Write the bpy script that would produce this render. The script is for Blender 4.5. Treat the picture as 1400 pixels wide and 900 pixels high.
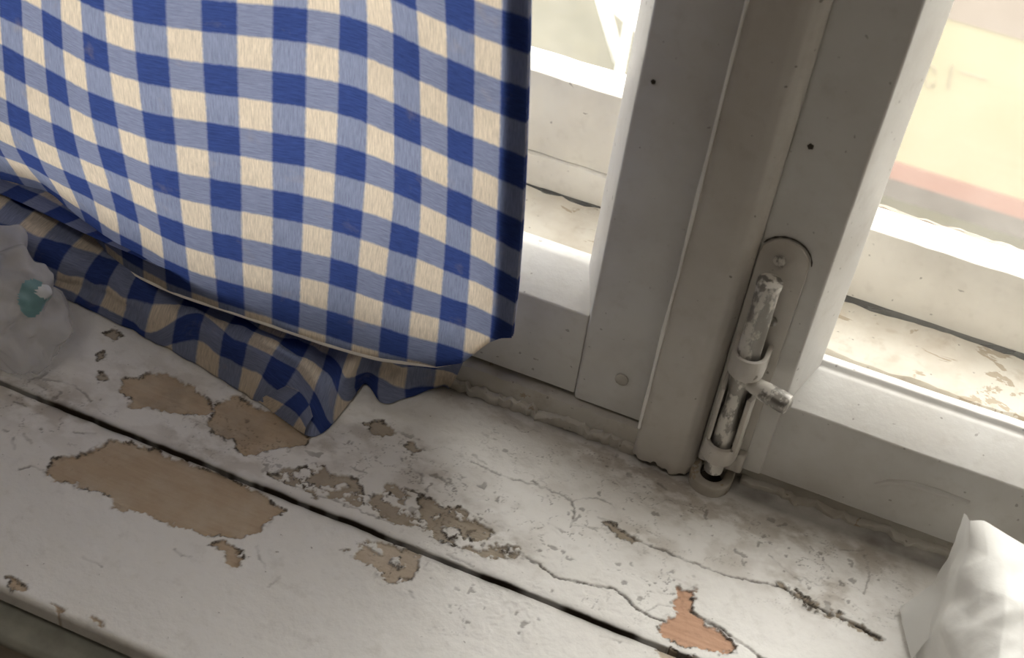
import bpy, bmesh, math, random
import numpy as np
from mathutils import Vector, Matrix, noise as mnoise

for o in list(bpy.data.objects):
    bpy.data.objects.remove(o)
scene = bpy.context.scene
COL = scene.collection
random.seed(7)

# ------------------------------------------------------------------ camera
# world: x along the window, y outwards through the window, z up; sill top z=0, casement faces y=0
FPX = 1834.0
CAM = np.array([0.0847935, -0.59688875, 0.61048987])
MR = np.array([[0.92077666, 0.32806095, -0.21106008],
               [0.37366855, -0.58643085, 0.71865894],
               [0.11199179, -0.74059089, -0.66255790]])   # columns: camera right, down, forward in world axes
cam_d = bpy.data.cameras.new('camera')
cam_d.sensor_width = 36.0
cam_d.lens = 36.0 * FPX / 1400.0
cam_d.clip_start = 0.01
cam_d.dof.use_dof = True
cam_d.dof.focus_distance = 0.86
cam_d.dof.aperture_fstop = 14.0
cam = bpy.data.objects.new('camera', cam_d)
COL.objects.link(cam)
R3 = Matrix(((MR[0, 0], -MR[0, 1], -MR[0, 2]), (MR[1, 0], -MR[1, 1], -MR[1, 2]), (MR[2, 0], -MR[2, 1], -MR[2, 2])))
cam.matrix_world = Matrix.Translation(Vector(CAM)) @ R3.to_4x4()
scene.camera = cam

# ------------------------------------------------------------------ sky, sun, exposure
w = bpy.data.worlds.new('overcast_sky')
scene.world = w
w.use_nodes = True
bg = w.node_tree.nodes['Background']
bg.inputs[0].default_value = (1.0, 0.975, 0.93, 1)
bg.inputs[1].default_value = 7.1

sd = bpy.data.lights.new('sun', 'SUN')
sd.energy = 0.6
sd.angle = math.radians(4)
sd.color = (1.0, 0.93, 0.8)
sun = bpy.data.objects.new('sun', sd)
COL.objects.link(sun)
sun.rotation_euler = Vector((0.25, 0.62, -0.74)).to_track_quat('-Z', 'Y').to_euler()

# light portal in the window opening: guides sampling of the sky, emits nothing itself
pd = bpy.data.lights.new('window_portal', 'AREA')
pd.shape = 'RECTANGLE'; pd.size = 1.3; pd.size_y = 1.3
pd.cycles.is_portal = True
po = bpy.data.objects.new('window_portal', pd)
COL.objects.link(po)
po.location = (0.02, 0.30, 0.62)
po.rotation_euler = (math.radians(-90), 0, 0)

scene.view_settings.view_transform = 'Standard'
scene.view_settings.look = 'None'
scene.view_settings.gamma = 1.0
scene.view_settings.use_curve_mapping = False
scene.view_settings.exposure = -0.12


def at(u, v, ax, val):
    """point of the photograph's pixel (u, v) on the plane axis ax = val"""
    r = MR @ np.array([(u - 700) / FPX, (v - 450) / FPX, 1.0])
    return CAM + r * ((val - CAM[ax]) / r[ax])


# ------------------------------------------------------------------ helpers
def tag(o, label=None, cat=None, group=None, kind=None):
    if label: o['label'] = label
    if cat: o['category'] = cat
    if group: o['group'] = group
    if kind: o['kind'] = kind
    return o


def empty(name, loc, parent=None):
    o = bpy.data.objects.new(name, None)
    o.empty_display_size = 0.02
    COL.objects.link(o)
    o.location = loc
    if parent:
        o.parent = parent
        o.location = Vector(loc) - world_loc(parent)
    return o


def world_loc(o):
    v = Vector((0, 0, 0))
    while o:
        v += Vector(o.location)
        o = o.parent
    return v


def link(name, me, mat, parent=None, smooth=True):
    """mesh in world coordinates; a child keeps its world place under its parent"""
    o = bpy.data.objects.new(name, me)
    COL.objects.link(o)
    if mat and not me.materials: me.materials.append(mat)
    if smooth:
        me.polygons.foreach_set('use_smooth', np.ones(len(me.polygons), dtype=bool))
    if parent:
        o.parent = parent
        o.location = -world_loc(parent)
    return o


def from_bm(name, bm, mat, parent=None, smooth=True, sharp=35):
    bmesh.ops.recalc_face_normals(bm, faces=bm.faces)
    if smooth and sharp:
        lim = math.radians(sharp)
        for e in bm.edges:
            if len(e.link_faces) == 2 and e.calc_face_angle(0) > lim:
                e.smooth = False
    me = bpy.data.meshes.new(name)
    bm.to_mesh(me); bm.free()
    return link(name, me, mat, parent, smooth)


def wobble(bm, amp, scale=18, seed=0.0):
    for v in bm.verts:
        n = mnoise.noise_vector(v.co * scale + Vector((seed, seed * 2, 0)))
        n2 = mnoise.noise_vector(v.co * scale * 5 + Vector((seed, 3, seed)))
        v.co += n * amp + n2 * amp * 0.35


def slice_axis(bm, axis, a, b, step):
    n = int(abs(b - a) / step)
    no = Vector((0, 0, 0)); no[axis] = 1
    for i in range(1, n):
        co = Vector((0, 0, 0)); co[axis] = a + (b - a) * i / n
        bmesh.ops.bisect_plane(bm, geom=bm.verts[:] + bm.edges[:] + bm.faces[:], plane_co=co, plane_no=no)


def prism(poly, axis, a, b, bevel=0.0, seg=3, step=0.012, wob=0.0, seed=0.0):
    """poly in the two other axes (x,y for axis 2; y,z for axis 0; x,z for axis 1), extruded from a to b"""
    bm = bmesh.new()
    def mk(p, t):
        if axis == 2: return (p[0], p[1], t)
        if axis == 0: return (t, p[0], p[1])
        return (p[0], t, p[1])
    lo = [bm.verts.new(mk(p, a)) for p in poly]
    hi = [bm.verts.new(mk(p, b)) for p in poly]
    n = len(poly)
    bm.faces.new(lo); bm.faces.new(hi[::-1])
    for i in range(n):
        bm.faces.new((lo[i], lo[(i + 1) % n], hi[(i + 1) % n], hi[i]))
    bmesh.ops.recalc_face_normals(bm, faces=bm.faces)
    if bevel:
        bmesh.ops.bevel(bm, geom=bm.edges[:], offset=bevel, segments=seg, affect='EDGES', profile=0.5)
    if step and abs(b - a) > 2 * step:
        slice_axis(bm, axis, a, b, step)
    if wob: wobble(bm, wob, seed=seed)
    return bm


def box(x0, x1, y0, y1, z0, z1, axis=0, **k):
    if axis == 0: return prism([(y0, z0), (y1, z0), (y1, z1), (y0, z1)], 0, x0, x1, **k)
    if axis == 2: return prism([(x0, y0), (x1, y0), (x1, y1), (x0, y1)], 2, z0, z1, **k)
    return prism([(x0, z0), (x1, z0), (x1, z1), (x0, z1)], 1, y0, y1, **k)


def tube(pts, rad, n=14, caps=True):
    bm = bmesh.new()
    rings = []
    pts = [Vector(p) for p in pts]
    for i, p in enumerate(pts):
        t = (pts[min(i + 1, len(pts) - 1)] - pts[max(i - 1, 0)]).normalized()
        ref = Vector((0, 0, 1)) if abs(t.z) < 0.9 else Vector((1, 0, 0))
        a = t.cross(ref).normalized(); b = t.cross(a)
        r = rad[i] if isinstance(rad, (list, tuple)) else rad
        rings.append([bm.verts.new(p + (a * math.cos(q) + b * math.sin(q)) * r) for q in [2 * math.pi * k / n for k in range(n)]])
    for i in range(len(rings) - 1):
        for k in range(n):
            bm.faces.new((rings[i][k], rings[i][(k + 1) % n], rings[i + 1][(k + 1) % n], rings[i + 1][k]))
    if caps:
        bm.faces.new(rings[0][::-1]); bm.faces.new(rings[-1])
    return bm


_rng = np.random.RandomState(11)
_lat = _rng.rand(8, 256, 256)


def vnoise(x, y, seed=0):
    L = _lat[seed % 8]
    xi = np.floor(x).astype(int); yi = np.floor(y).astype(int)
    fx = x - xi; fy = y - yi
    fx = fx * fx * (3 - 2 * fx); fy = fy * fy * (3 - 2 * fy)
    x0 = xi % 256; x1 = (xi + 1) % 256; y0 = yi % 256; y1 = (yi + 1) % 256
    return (L[x0, y0] * (1 - fx) + L[x1, y0] * fx) * (1 - fy) + (L[x0, y1] * (1 - fx) + L[x1, y1] * fx) * fy


def fbm(x, y, seed=0, octv=4, gain=0.5):
    s = 0; a = 1; t = 0
    for i in range(octv):
        s = s + a * vnoise(x * 2 ** i + 17.3 * i, y * 2 ** i + 5.1 * i, seed + i)
        t += a; a *= gain
    return s / t


def sstep(a, b, x):
    t = np.clip((x - a) / (b - a), 0, 1)
    return t * t * (3 - 2 * t)


# ------------------------------------------------------------------ materials
def nodemat(name):
    m = bpy.data.materials.new(name)
    m.use_nodes = True
    nt = m.node_tree
    nt.nodes.clear()
    out = nt.nodes.new('ShaderNodeOutputMaterial')
    return m, nt, out


def N(nt, t, **k):
    n = nt.nodes.new(t)
    for a, b in k.items(): setattr(n, a, b)
    return n


def ramp(nt, fac, stops):
    r = N(nt, 'ShaderNodeValToRGB')
    el = r.color_ramp.elements
    while len(el) < len(stops): el.new(0.5)
    for e, (p, c) in zip(el, stops):
        e.position = p
        e.color = c if len(c) == 4 else (*c, 1)
    nt.links.new(fac, r.inputs[0])
    return r.outputs[0]


def mixc(nt, fac, a, b, mode='MIX'):
    m = N(nt, 'ShaderNodeMix', data_type='RGBA', blend_type=mode)
    for s, v in ((m.inputs[0], fac), (m.inputs[6], a), (m.inputs[7], b)):
        if hasattr(v, 'is_linked'): nt.links.new(v, s)
        elif isinstance(v, (int, float)): s.default_value = v
        else: s.default_value = (*v, 1) if len(v) == 3 else v
    return m.outputs[2]


def noise_n(nt, co, scale, detail=4, rough=0.55, dist=0.0):
    n = N(nt, 'ShaderNodeTexNoise')
    n.inputs['Scale'].default_value = scale; n.inputs['Detail'].default_value = detail
    n.inputs['Roughness'].default_value = rough; n.inputs['Distortion'].default_value = dist
    nt.links.new(co, n.inputs['Vector'])
    return n.outputs['Fac']


def mapped(nt, sc=(1, 1, 1)):
    g = N(nt, 'ShaderNodeNewGeometry')
    m = N(nt, 'ShaderNodeMapping')
    m.inputs['Scale'].default_value = sc
    nt.links.new(g.outputs['Position'], m.inputs['Vector'])
    return m.outputs[0]


def bump(nt, h, strength, dist):
    b = N(nt, 'ShaderNodeBump')
    b.inputs['Strength'].default_value = strength; b.inputs['Distance'].default_value = dist
    nt.links.new(h, b.inputs['Height'])
    return b.outputs[0]


def painted(name, base=(0.74, 0.72, 0.68), grime=(0.30, 0.25, 0.19), amount=0.5, rough=0.42, speck=0.5, chips=0.0, chipcol=(0.36, 0.29, 0.21), stretch=(1, 1, 1)):
    """old oil paint on wood: brush streaks, blotchy grime, specks, a few chips"""
    m, nt, out = nodemat(name)
    p = N(nt, 'ShaderNodeBsdfPrincipled')
    co = mapped(nt)
    big = noise_n(nt, co, 14, 5, 0.6)
    g = ramp(nt, big, [(0.42, (0, 0, 0)), (0.78, (amount, amount, amount))])
    c = mixc(nt, g, base, grime)
    fine = noise_n(nt, co, 90, 4, 0.6)
    g2 = ramp(nt, fine, [(0.55, (0, 0, 0)), (0.8, (amount * 0.6,) * 3)])
    c = mixc(nt, g2, c, grime)
    sp = noise_n(nt, co, 210, 1, 0.5)
    g3 = ramp(nt, sp, [(0.745, (0, 0, 0)), (0.78, (speck,) * 3)])
    c = mixc(nt, g3, c, (0.10, 0.08, 0.06))
    h = noise_n(nt, co, 60, 5, 0.6)
    if chips:
        ch = noise_n(nt, mapped(nt, stretch), 38, 6, 0.62, 0.6)
        g4 = ramp(nt, ch, [(0.62 - 0.1 * chips, (0, 0, 0)), (0.635 - 0.1 * chips, (1, 1, 1))])
        c = mixc(nt, g4, c, chipcol)
    nt.links.new(c, p.inputs['Base Color'])
    p.inputs['Roughness'].default_value = rough
    nt.links.new(bump(nt, h, 0.12, 0.003), p.inputs['Normal'])
    nt.links.new(p.outputs[0], out.inputs[0])
    return m


def plain(name, col, rough=0.7, var=0.12, scale=8.0, bumpd=0.0):
    m, nt, out = nodemat(name)
    p = N(nt, 'ShaderNodeBsdfPrincipled')
    co = mapped(nt)
    n = noise_n(nt, co, scale, 5, 0.6)
    c = mixc(nt, n, [x * (1 - var) for x in col], [min(1, x * (1 + var)) for x in col])
    nt.links.new(c, p.inputs['Base Color'])
    p.inputs['Roughness'].default_value = rough
    if bumpd:
        nt.links.new(bump(nt, noise_n(nt, co, scale * 6, 4), 0.4, bumpd), p.inputs['Normal'])
    nt.links.new(p.outputs[0], out.inputs[0])
    return m


M_frame = painted('frame_paint', (0.60, 0.585, 0.56), amount=0.35)
M_strip = painted('strip_paint', (0.52, 0.49, 0.45), amount=0.45, speck=0.7)
M_base = painted('base_paint', (0.50, 0.475, 0.425), amount=0.85, chips=-0.2, rough=0.6)
M_outer = painted('outer_paint', (0.80, 0.77, 0.71), amount=0.35, rough=0.6)
M_weather = painted('weathered_paint', (0.72, 0.68, 0.60), (0.40, 0.30, 0.2), amount=0.8, chips=0.35, rough=0.75, chipcol=(0.46, 0.38, 0.28), stretch=(0.6, 1.2, 1))
M_ledge = painted('peeled_ledge_paint', (0.36, 0.33, 0.28), (0.12, 0.085, 0.055), amount=0.9, chips=0.75, rough=0.8, chipcol=(0.085, 0.062, 0.042), stretch=(0.35, 2.2, 1))
M_wall = plain('plaster', (0.62, 0.58, 0.52), 0.9)
M_floor = plain('floor_boards', (0.16, 0.10, 0.06), 0.6)
M_dark = plain('dark_wood_gap', (0.05, 0.04, 0.03), 0.9)
M_apron = plain('apron_paint', (0.36, 0.36, 0.31), 0.5, 0.45, 60)


def metal_paint(name):
    """bolt: white paint worn off to grey metal"""
    m, nt, out = nodemat(name)
    co = mapped(nt, (1, 1, 0.5))
    worn = noise_n(nt, co, 95, 5, 0.65)
    f = ramp(nt, worn, [(0.47, (0, 0, 0)), (0.53, (1, 1, 1))])
    a = N(nt, 'ShaderNodeBsdfPrincipled'); b = N(nt, 'ShaderNodeBsdfPrincipled')
    a.inputs['Base Color'].default_value = (0.62, 0.59, 0.54, 1); a.inputs['Roughness'].default_value = 0.35
    b.inputs['Base Color'].default_value = (0.27, 0.255, 0.235, 1); b.inputs['Metallic'].default_value = 0.75; b.inputs['Roughness'].default_value = 0.42
    bn = bump(nt, worn, 0.35, 0.002)
    nt.links.new(bn, a.inputs['Normal']); nt.links.new(bn, b.inputs['Normal'])
    mx = N(nt, 'ShaderNodeMixShader')
    nt.links.new(f, mx.inputs[0]); nt.links.new(a.outputs[0], mx.inputs[1]); nt.links.new(b.outputs[0], mx.inputs[2])
    nt.links.new(mx.outputs[0], out.inputs[0])
    return m


M_bolt = metal_paint('worn_bolt_metal')


def glass_mat():
    m, nt, out = nodemat('dusty_window_glass')
    tr = N(nt, 'ShaderNodeBsdfTransparent'); tr.inputs[0].default_value = (0.99, 0.992, 0.988, 1)
    gl = N(nt, 'ShaderNodeBsdfGlossy'); gl.inputs['Roughness'].default_value = 0.02
    du = N(nt, 'ShaderNodeBsdfTranslucent'); du.inputs[0].default_value = (0.9, 0.88, 0.82, 1)
    lw = N(nt, 'ShaderNodeLayerWeight'); lw.inputs[0].default_value = 0.5
    fr = N(nt, 'ShaderNodeMath', operation='POWER'); fr.inputs[1].default_value = 5.0
    nt.links.new(lw.outputs['Facing'], fr.inputs[0])
    fr2 = N(nt, 'ShaderNodeMath', operation='MULTIPLY_ADD'); fr2.inputs[1].default_value = 0.5; fr2.inputs[2].default_value = 0.02
    nt.links.new(fr.outputs[0], fr2.inputs[0])
    fr = fr2
    co = mapped(nt)
    d = ramp(nt, noise_n(nt, co, 22, 4), [(0.3, (0.008,) * 3), (0.8, (0.035,) * 3)])
    m1 = N(nt, 'ShaderNodeMixShader'); m2 = N(nt, 'ShaderNodeMixShader')
    nt.links.new(d, m1.inputs[0]); nt.links.new(tr.outputs[0], m1.inputs[1]); nt.links.new(du.outputs[0], m1.inputs[2])
    nt.links.new(fr.outputs[0], m2.inputs[0]); nt.links.new(m1.outputs[0], m2.inputs[1]); nt.links.new(gl.outputs[0], m2.inputs[2])
    nt.links.new(m2.outputs[0], out.inputs[0])
    return m


M_glass = glass_mat()


def gingham(name, through):
    m, nt, out = nodemat(name)
    uv = N(nt, 'ShaderNodeUVMap', uv_map='UVMap')
    sx = N(nt, 'ShaderNodeSeparateXYZ')
    # slight thread wander of the band edges
    mp = N(nt, 'ShaderNodeMapping'); mp.inputs['Scale'].default_value = (1, 1, 1)
    nt.links.new(uv.outputs[0], mp.inputs[0])
    nz = N(nt, 'ShaderNodeTexNoise'); nz.inputs['Scale'].default_value = 14; nz.inputs['Detail'].default_value = 3
    nt.links.new(mp.outputs[0], nz.inputs['Vector'])
    va = N(nt, 'ShaderNodeVectorMath', operation='SUBTRACT'); va.inputs[1].default_value = (0.5, 0.5, 0.5)
    nt.links.new(nz.outputs['Color'], va.inputs[0])
    vs = N(nt, 'ShaderNodeVectorMath', operation='SCALE'); vs.inputs['Scale'].default_value = 0.035
    nt.links.new(va.outputs[0], vs.inputs[0])
    ad = N(nt, 'ShaderNodeVectorMath', operation='ADD')
    nt.links.new(uv.outputs[0], ad.inputs[0]); nt.links.new(vs.outputs[0], ad.inputs[1])
    nt.links.new(ad.outputs[0], sx.inputs[0])

    def band(sock):
        fr = N(nt, 'ShaderNodeMath', operation='FRACT'); nt.links.new(sock, fr.inputs[0])
        return ramp(nt, fr.outputs[0], [(0.0, (0.5,) * 3), (0.02, (1,) * 3), (0.48, (1,) * 3), (0.52, (0,) * 3), (0.98, (0,) * 3), (1.0, (0.5,) * 3)])
    bu = band(sx.outputs[0]); bv = band(sx.outputs[1])
    # thread streaks along warp and weft
    def streak(sc):
        mm = N(nt, 'ShaderNodeMapping'); mm.inputs['Scale'].default_value = sc
        nt.links.new(uv.outputs[0], mm.inputs[0])
        return noise_n(nt, mm.outputs[0], 1.0, 3, 0.7)
    su = streak((46, 4, 1)); sv = streak((4, 46, 1))
    cream = (0.68, 0.59, 0.48); mid = (0.235, 0.27, 0.40); navy = (0.040, 0.068, 0.225)
    one = mixc(nt, bu, cream, mid)
    # weft bands are slightly greyer
    c2 = mixc(nt, bv, one, mixc(nt, bu, (0.215, 0.245, 0.37), navy))
    s1 = ramp(nt, su, [(0.25, (0.70,) * 3), (0.75, (1.24,) * 3)])
    s2 = ramp(nt, sv, [(0.25, (0.70,) * 3), (0.75, (1.24,) * 3)])
    # streaks read strongest on the half-blue bands
    c3 = mixc(nt, 1.0, c2, mixc(nt, bv, s1, s2), 'MULTIPLY')
    st = ramp(nt, noise_n(nt, uv.outputs[0], 1.7, 4, 0.6), [(0.60, (0, 0, 0)), (0.85, (0.5,) * 3)])
    c3 = mixc(nt, st, c3, mixc(nt, 0.5, c3, (0.55, 0.42, 0.22)))
    df = N(nt, 'ShaderNodeBsdfDiffuse'); tl = N(nt, 'ShaderNodeBsdfTranslucent')
    nt.links.new(c3, df.inputs[0]); nt.links.new(c3, tl.inputs[0])
    wv = streak((120, 120, 1))
    bn = bump(nt, wv, 0.3, 0.0008)
    nt.links.new(bn, df.inputs['Normal'])
    mx = N(nt, 'ShaderNodeMixShader'); mx.inputs[0].default_value = through
    nt.links.new(df.outputs[0], mx.inputs[1]); nt.links.new(tl.outputs[0], mx.inputs[2])
    nt.links.new(mx.outputs[0], out.inputs[0])
    return m


M_cloth = gingham('gingham_linen', 0.43)
M_cloth2 = gingham('gingham_linen_doubled', 0.10)

# ------------------------------------------------------------------ room shell (mostly outside the frame)
def shell(name, b, mat, label, cat, kind='structure'):
    o = from_bm(name, b, mat, None, False)
    return tag(o, label, cat, kind=kind)


XL, XR, ZT = -0.60, 0.64, 1.30
shell('floor', box(-1.7, 1.8, -3.6, 0.25, -0.95, -0.90, step=0), M_floor, 'dark wooden floor of the room below the sill', 'floor')
shell('ceiling', box(-1.7, 1.8, -3.6, 0.25, 1.80, 1.85, step=0), M_wall, 'pale plaster ceiling over the room', 'ceiling')
shell('wall_back', box(-1.7, 1.8, -3.65, -3.6, -0.9, 1.8, step=0), M_wall, 'pale plaster wall opposite the window', 'wall')
shell('wall_left', box(-1.75, -1.7, -3.65, 0.25, -0.9, 1.8, step=0), M_wall, 'pale plaster wall left of the window', 'wall')
shell('wall_right', box(1.8, 1.85, -3.65, 0.25, -0.9, 1.8, step=0), M_wall, 'pale plaster wall right of the window', 'wall')
wf = empty('wall_front', (0, 0, -0.9))
tag(wf, 'thick pale plaster wall around the window recess', 'wall', kind='structure')
from_bm('wall_section', box(-1.7, XL, -0.20, 0.25, -0.9, 1.8, step=0), M_wall, wf, False)
from_bm('wall_section', box(XR, 1.8, -0.20, 0.25, -0.9, 1.8, step=0), M_wall, wf, False)
from_bm('wall_section', box(XL, XR, -0.20, 0.25, -0.9, -0.052, step=0), M_wall, wf, False)
from_bm('wall_section', box(XL, XR, -0.20, 0.25, ZT, 1.8, step=0), M_wall, wf, False)

# unseen fill lamp, added under the ceiling to brighten frame and sill
cl = empty('fill_lamp', (-0.25, -0.95, 1.80))
tag(cl, 'unseen round fill lamp added under the ceiling to brighten the frame and sill', 'lamp')
from_bm('fill_lamp_base', tube([(-0.25, -0.95, 1.80), (-0.25, -0.95, 1.77)], [0.10, 0.10], 24), M_wall, cl)
lsh, lnt, lout = nodemat('fill_lamp_emission')
lem = N(lnt, 'ShaderNodeEmission'); lem.inputs[0].default_value = (1, 0.93, 0.84, 1); lem.inputs[1].default_value = 8.5
lnt.links.new(lem.outputs[0], lout.inputs[0])
from_bm('fill_lamp_glow', tube([(-0.25, -0.95, 1.77), (-0.25, -0.95, 1.74), (-0.25, -0.95, 1.70), (-0.25, -0.95, 1.68)], [0.20, 0.22, 0.19, 0.08], 28), lsh, cl)

# ------------------------------------------------------------------ sill: two old painted planks as real relief
CHIPS = [  # outlines of bare patches in the photograph (lie in the sill plane), kind of bare wood, roughness of the outline
    ('brown', [(62, 646), (80, 626), (116, 622), (140, 606), (156, 602), (192, 608), (224, 622), (264, 636), (304, 650), (344, 668), (372, 682), (388, 696), (372, 706), (358, 724), (328, 734), (280, 730), (240, 718), (204, 704), (160, 696), (154, 678), (128, 674), (100, 660), (76, 656)]),
    ('brown', [(280, 746), (300, 740), (324, 750), (336, 762), (328, 772), (308, 770), (312, 758), (296, 750)]),
    ('pale', [(466, 748), (500, 740), (530, 742), (556, 752), (574, 757), (568, 784), (544, 798), (520, 793), (512, 780), (488, 764)]),
    ('brown', [(162, 535), (172, 518), (207, 509), (234, 514), (269, 531), (293, 552), (289, 566), (248, 568), (207, 560), (179, 552)]),
    ('brown', [(298, 552), (320, 543), (348, 552), (379, 569), (410, 584), (422, 598), (414, 610), (360, 617), (340, 624), (316, 613), (320, 600), (290, 592), (284, 574)]),
    ('grey', [(366, 646), (400, 640), (432, 637), (452, 645), (488, 657), (492, 676), (504, 682), (532, 664), (548, 668), (572, 678), (600, 690), (628, 698), (652, 712), (680, 732), (684, 744), (712, 746), (712, 760), (676, 768), (652, 757), (624, 748), (600, 740), (580, 726), (544, 714), (510, 698), (470, 688), (440, 680), (400, 666)]),
    ('pink', [(928, 806), (946, 806), (950, 836), (964, 852), (988, 866), (1008, 880), (1000, 892), (972, 890), (944, 884), (900, 868), (906, 850), (922, 838)]),
    ('pale', [(894, 889), (915, 887), (945, 899), (970, 912), (930, 910)]),
    ('grey', [(498, 582), (508, 574), (530, 580), (548, 592), (536, 598), (512, 594)]),
    ('grey', [(550, 610), (566, 608), (580, 618), (566, 622)]),
    ('grey', [(144, 455), (158, 450), (168, 458), (156, 466)]),
    ('grey', [(132, 482), (144, 480), (147, 488), (134, 494)]),
    ('grey', [(130, 512), (146, 511), (152, 520), (138, 522)]),
    ('brown', [(8, 792), (24, 790), (40, 802), (28, 806), (14, 800)]),
    ('brown', [(74, 824), (92, 832), (84, 840)]),
    ('brown', [(124, 842), (146, 852), (140, 856), (126, 848)]),
    ('grey', [(820, 716), (836, 714), (852, 726), (876, 738), (866, 744), (846, 734)]),
    ('grey', [(1062, 798), (1076, 798), (1100, 816), (1130, 832), (1160, 848), (1204, 870), (1200, 876), (1160, 858), (1110, 832), (1080, 816)]),
]
ISLES = [[(552, 682), (568, 680), (578, 690), (572, 702), (556, 700)], [(680, 764), (700, 762), (714, 770), (706, 782), (688, 778)], [(604, 722), (622, 720), (630, 732), (614, 738)], [(456, 660), (470, 658), (476, 668), (462, 670)]]
CRACKS = [  # polylines, half width in mm, depth in mm
    ([(26, 642), (44, 638), (62, 646)], .35, .6), ([(400, 664), (470, 690), (540, 716)], .3, .5),
    ([(712, 756), (756, 788), (782, 796), (808, 800), (840, 806), (856, 816), (864, 828), (888, 844), (912, 850)], .5, .9),
    ([(948, 836), (966, 850), (990, 862), (1008, 876), (1040, 900), (1060, 914)], .6, 1.0),
    ([(644, 632), (690, 650), (740, 666), (784, 684)], .3, .5), ([(784, 684), (800, 682), (816, 680), (836, 690)], .3, .5),
    ([(784, 684), (786, 704), (782, 722)], .45, .7), ([(816, 708), (840, 716), (872, 740), (924, 760), (980, 784), (1062, 802)], .45, .7),
    ([(872, 740), (850, 734), (820, 722), (784, 720)], .3, .4), ([(884, 836), (900, 826), (916, 830)], .3, .5),
    ([(1062, 800), (1104, 824), (1152, 848), (1208, 872)], .7, 1.0), ([(1052, 760), (1080, 784), (1092, 794)], .3, .5),
    ([(1180, 760), (1190, 790), (1180, 812)], .3, .5), ([(1100, 790), (1120, 800), (1136, 798)], .3, .4),
    ([(60, 518), (90, 522), (112, 534), (126, 548)], .4, .5), ([(40, 520), (62, 512)], .3, .4),
    ([(110, 762), (140, 774)], .3, .4), ([(240, 752), (248, 760), (262, 762)], .4, .5), ([(366, 804), (382, 790)], .4, .4),
    ([(350, 748), (362, 778)], .4, .4), ([(646, 620), (664, 634)], .5, .6), ([(728, 658), (742, 668)], .7, .7),
    ([(820, 870), (860, 880)], .25, .4), ([(760, 724), (770, 730)], .3, .4), ([(560, 640), (580, 652), (576, 662)], .3, .5), ([(590, 650), (612, 660)], .3, .5),
    ([(480, 640), (500, 648)], .3, .5), ([(30, 594), (42, 606)], .6, .6), ([(4, 588), (10, 590)], .8, .6), ([(16, 598), (20, 612)], .5, .5),
    ([(100, 590), (130, 592)], .4, .5), ([(560, 810), (568, 818)], .5, .5), ([(612, 760), (640, 772), (660, 784)], .3, .4),
    ([(1006, 700), (1030, 716)], .3, .4), ([(900, 660), (912, 668)], .4, .5), ([(1120, 740), (1150, 752), (1178, 752)], .25, .4),
]


def seg_dist(px, py, a, b):
    ax, ay = a; bx, by = b
    dx, dy = bx - ax, by - ay
    t = np.clip(((px - ax) * dx + (py - ay) * dy) / (dx * dx + dy * dy + 1e-12), 0, 1)
    return np.hypot(px - ax - t * dx, py - ay - t * dy)


def poly_sd(px, py, poly):
    """signed distance, positive inside"""
    d = np.full(px.shape, 1e9); ins = np.zeros(px.shape, bool)
    n = len(poly)
    for i in range(n):
        a = poly[i]; b = poly[(i + 1) % n]
        d = np.minimum(d, seg_dist(px, py, a, b))
        cond = ((a[1] > py) != (b[1] > py))
        with np.errstate(divide='ignore', invalid='ignore'):
            xi = (b[0] - a[0]) * (py - a[1]) / (b[1] - a[1] + 1e-15) + a[0]
        ins ^= cond & (px < xi)
    return np.where(ins, d, -d)


def to_sill(pts):
    return [tuple(at(u, v, 2, 0.0)[:2]) for u, v in pts]


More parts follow.
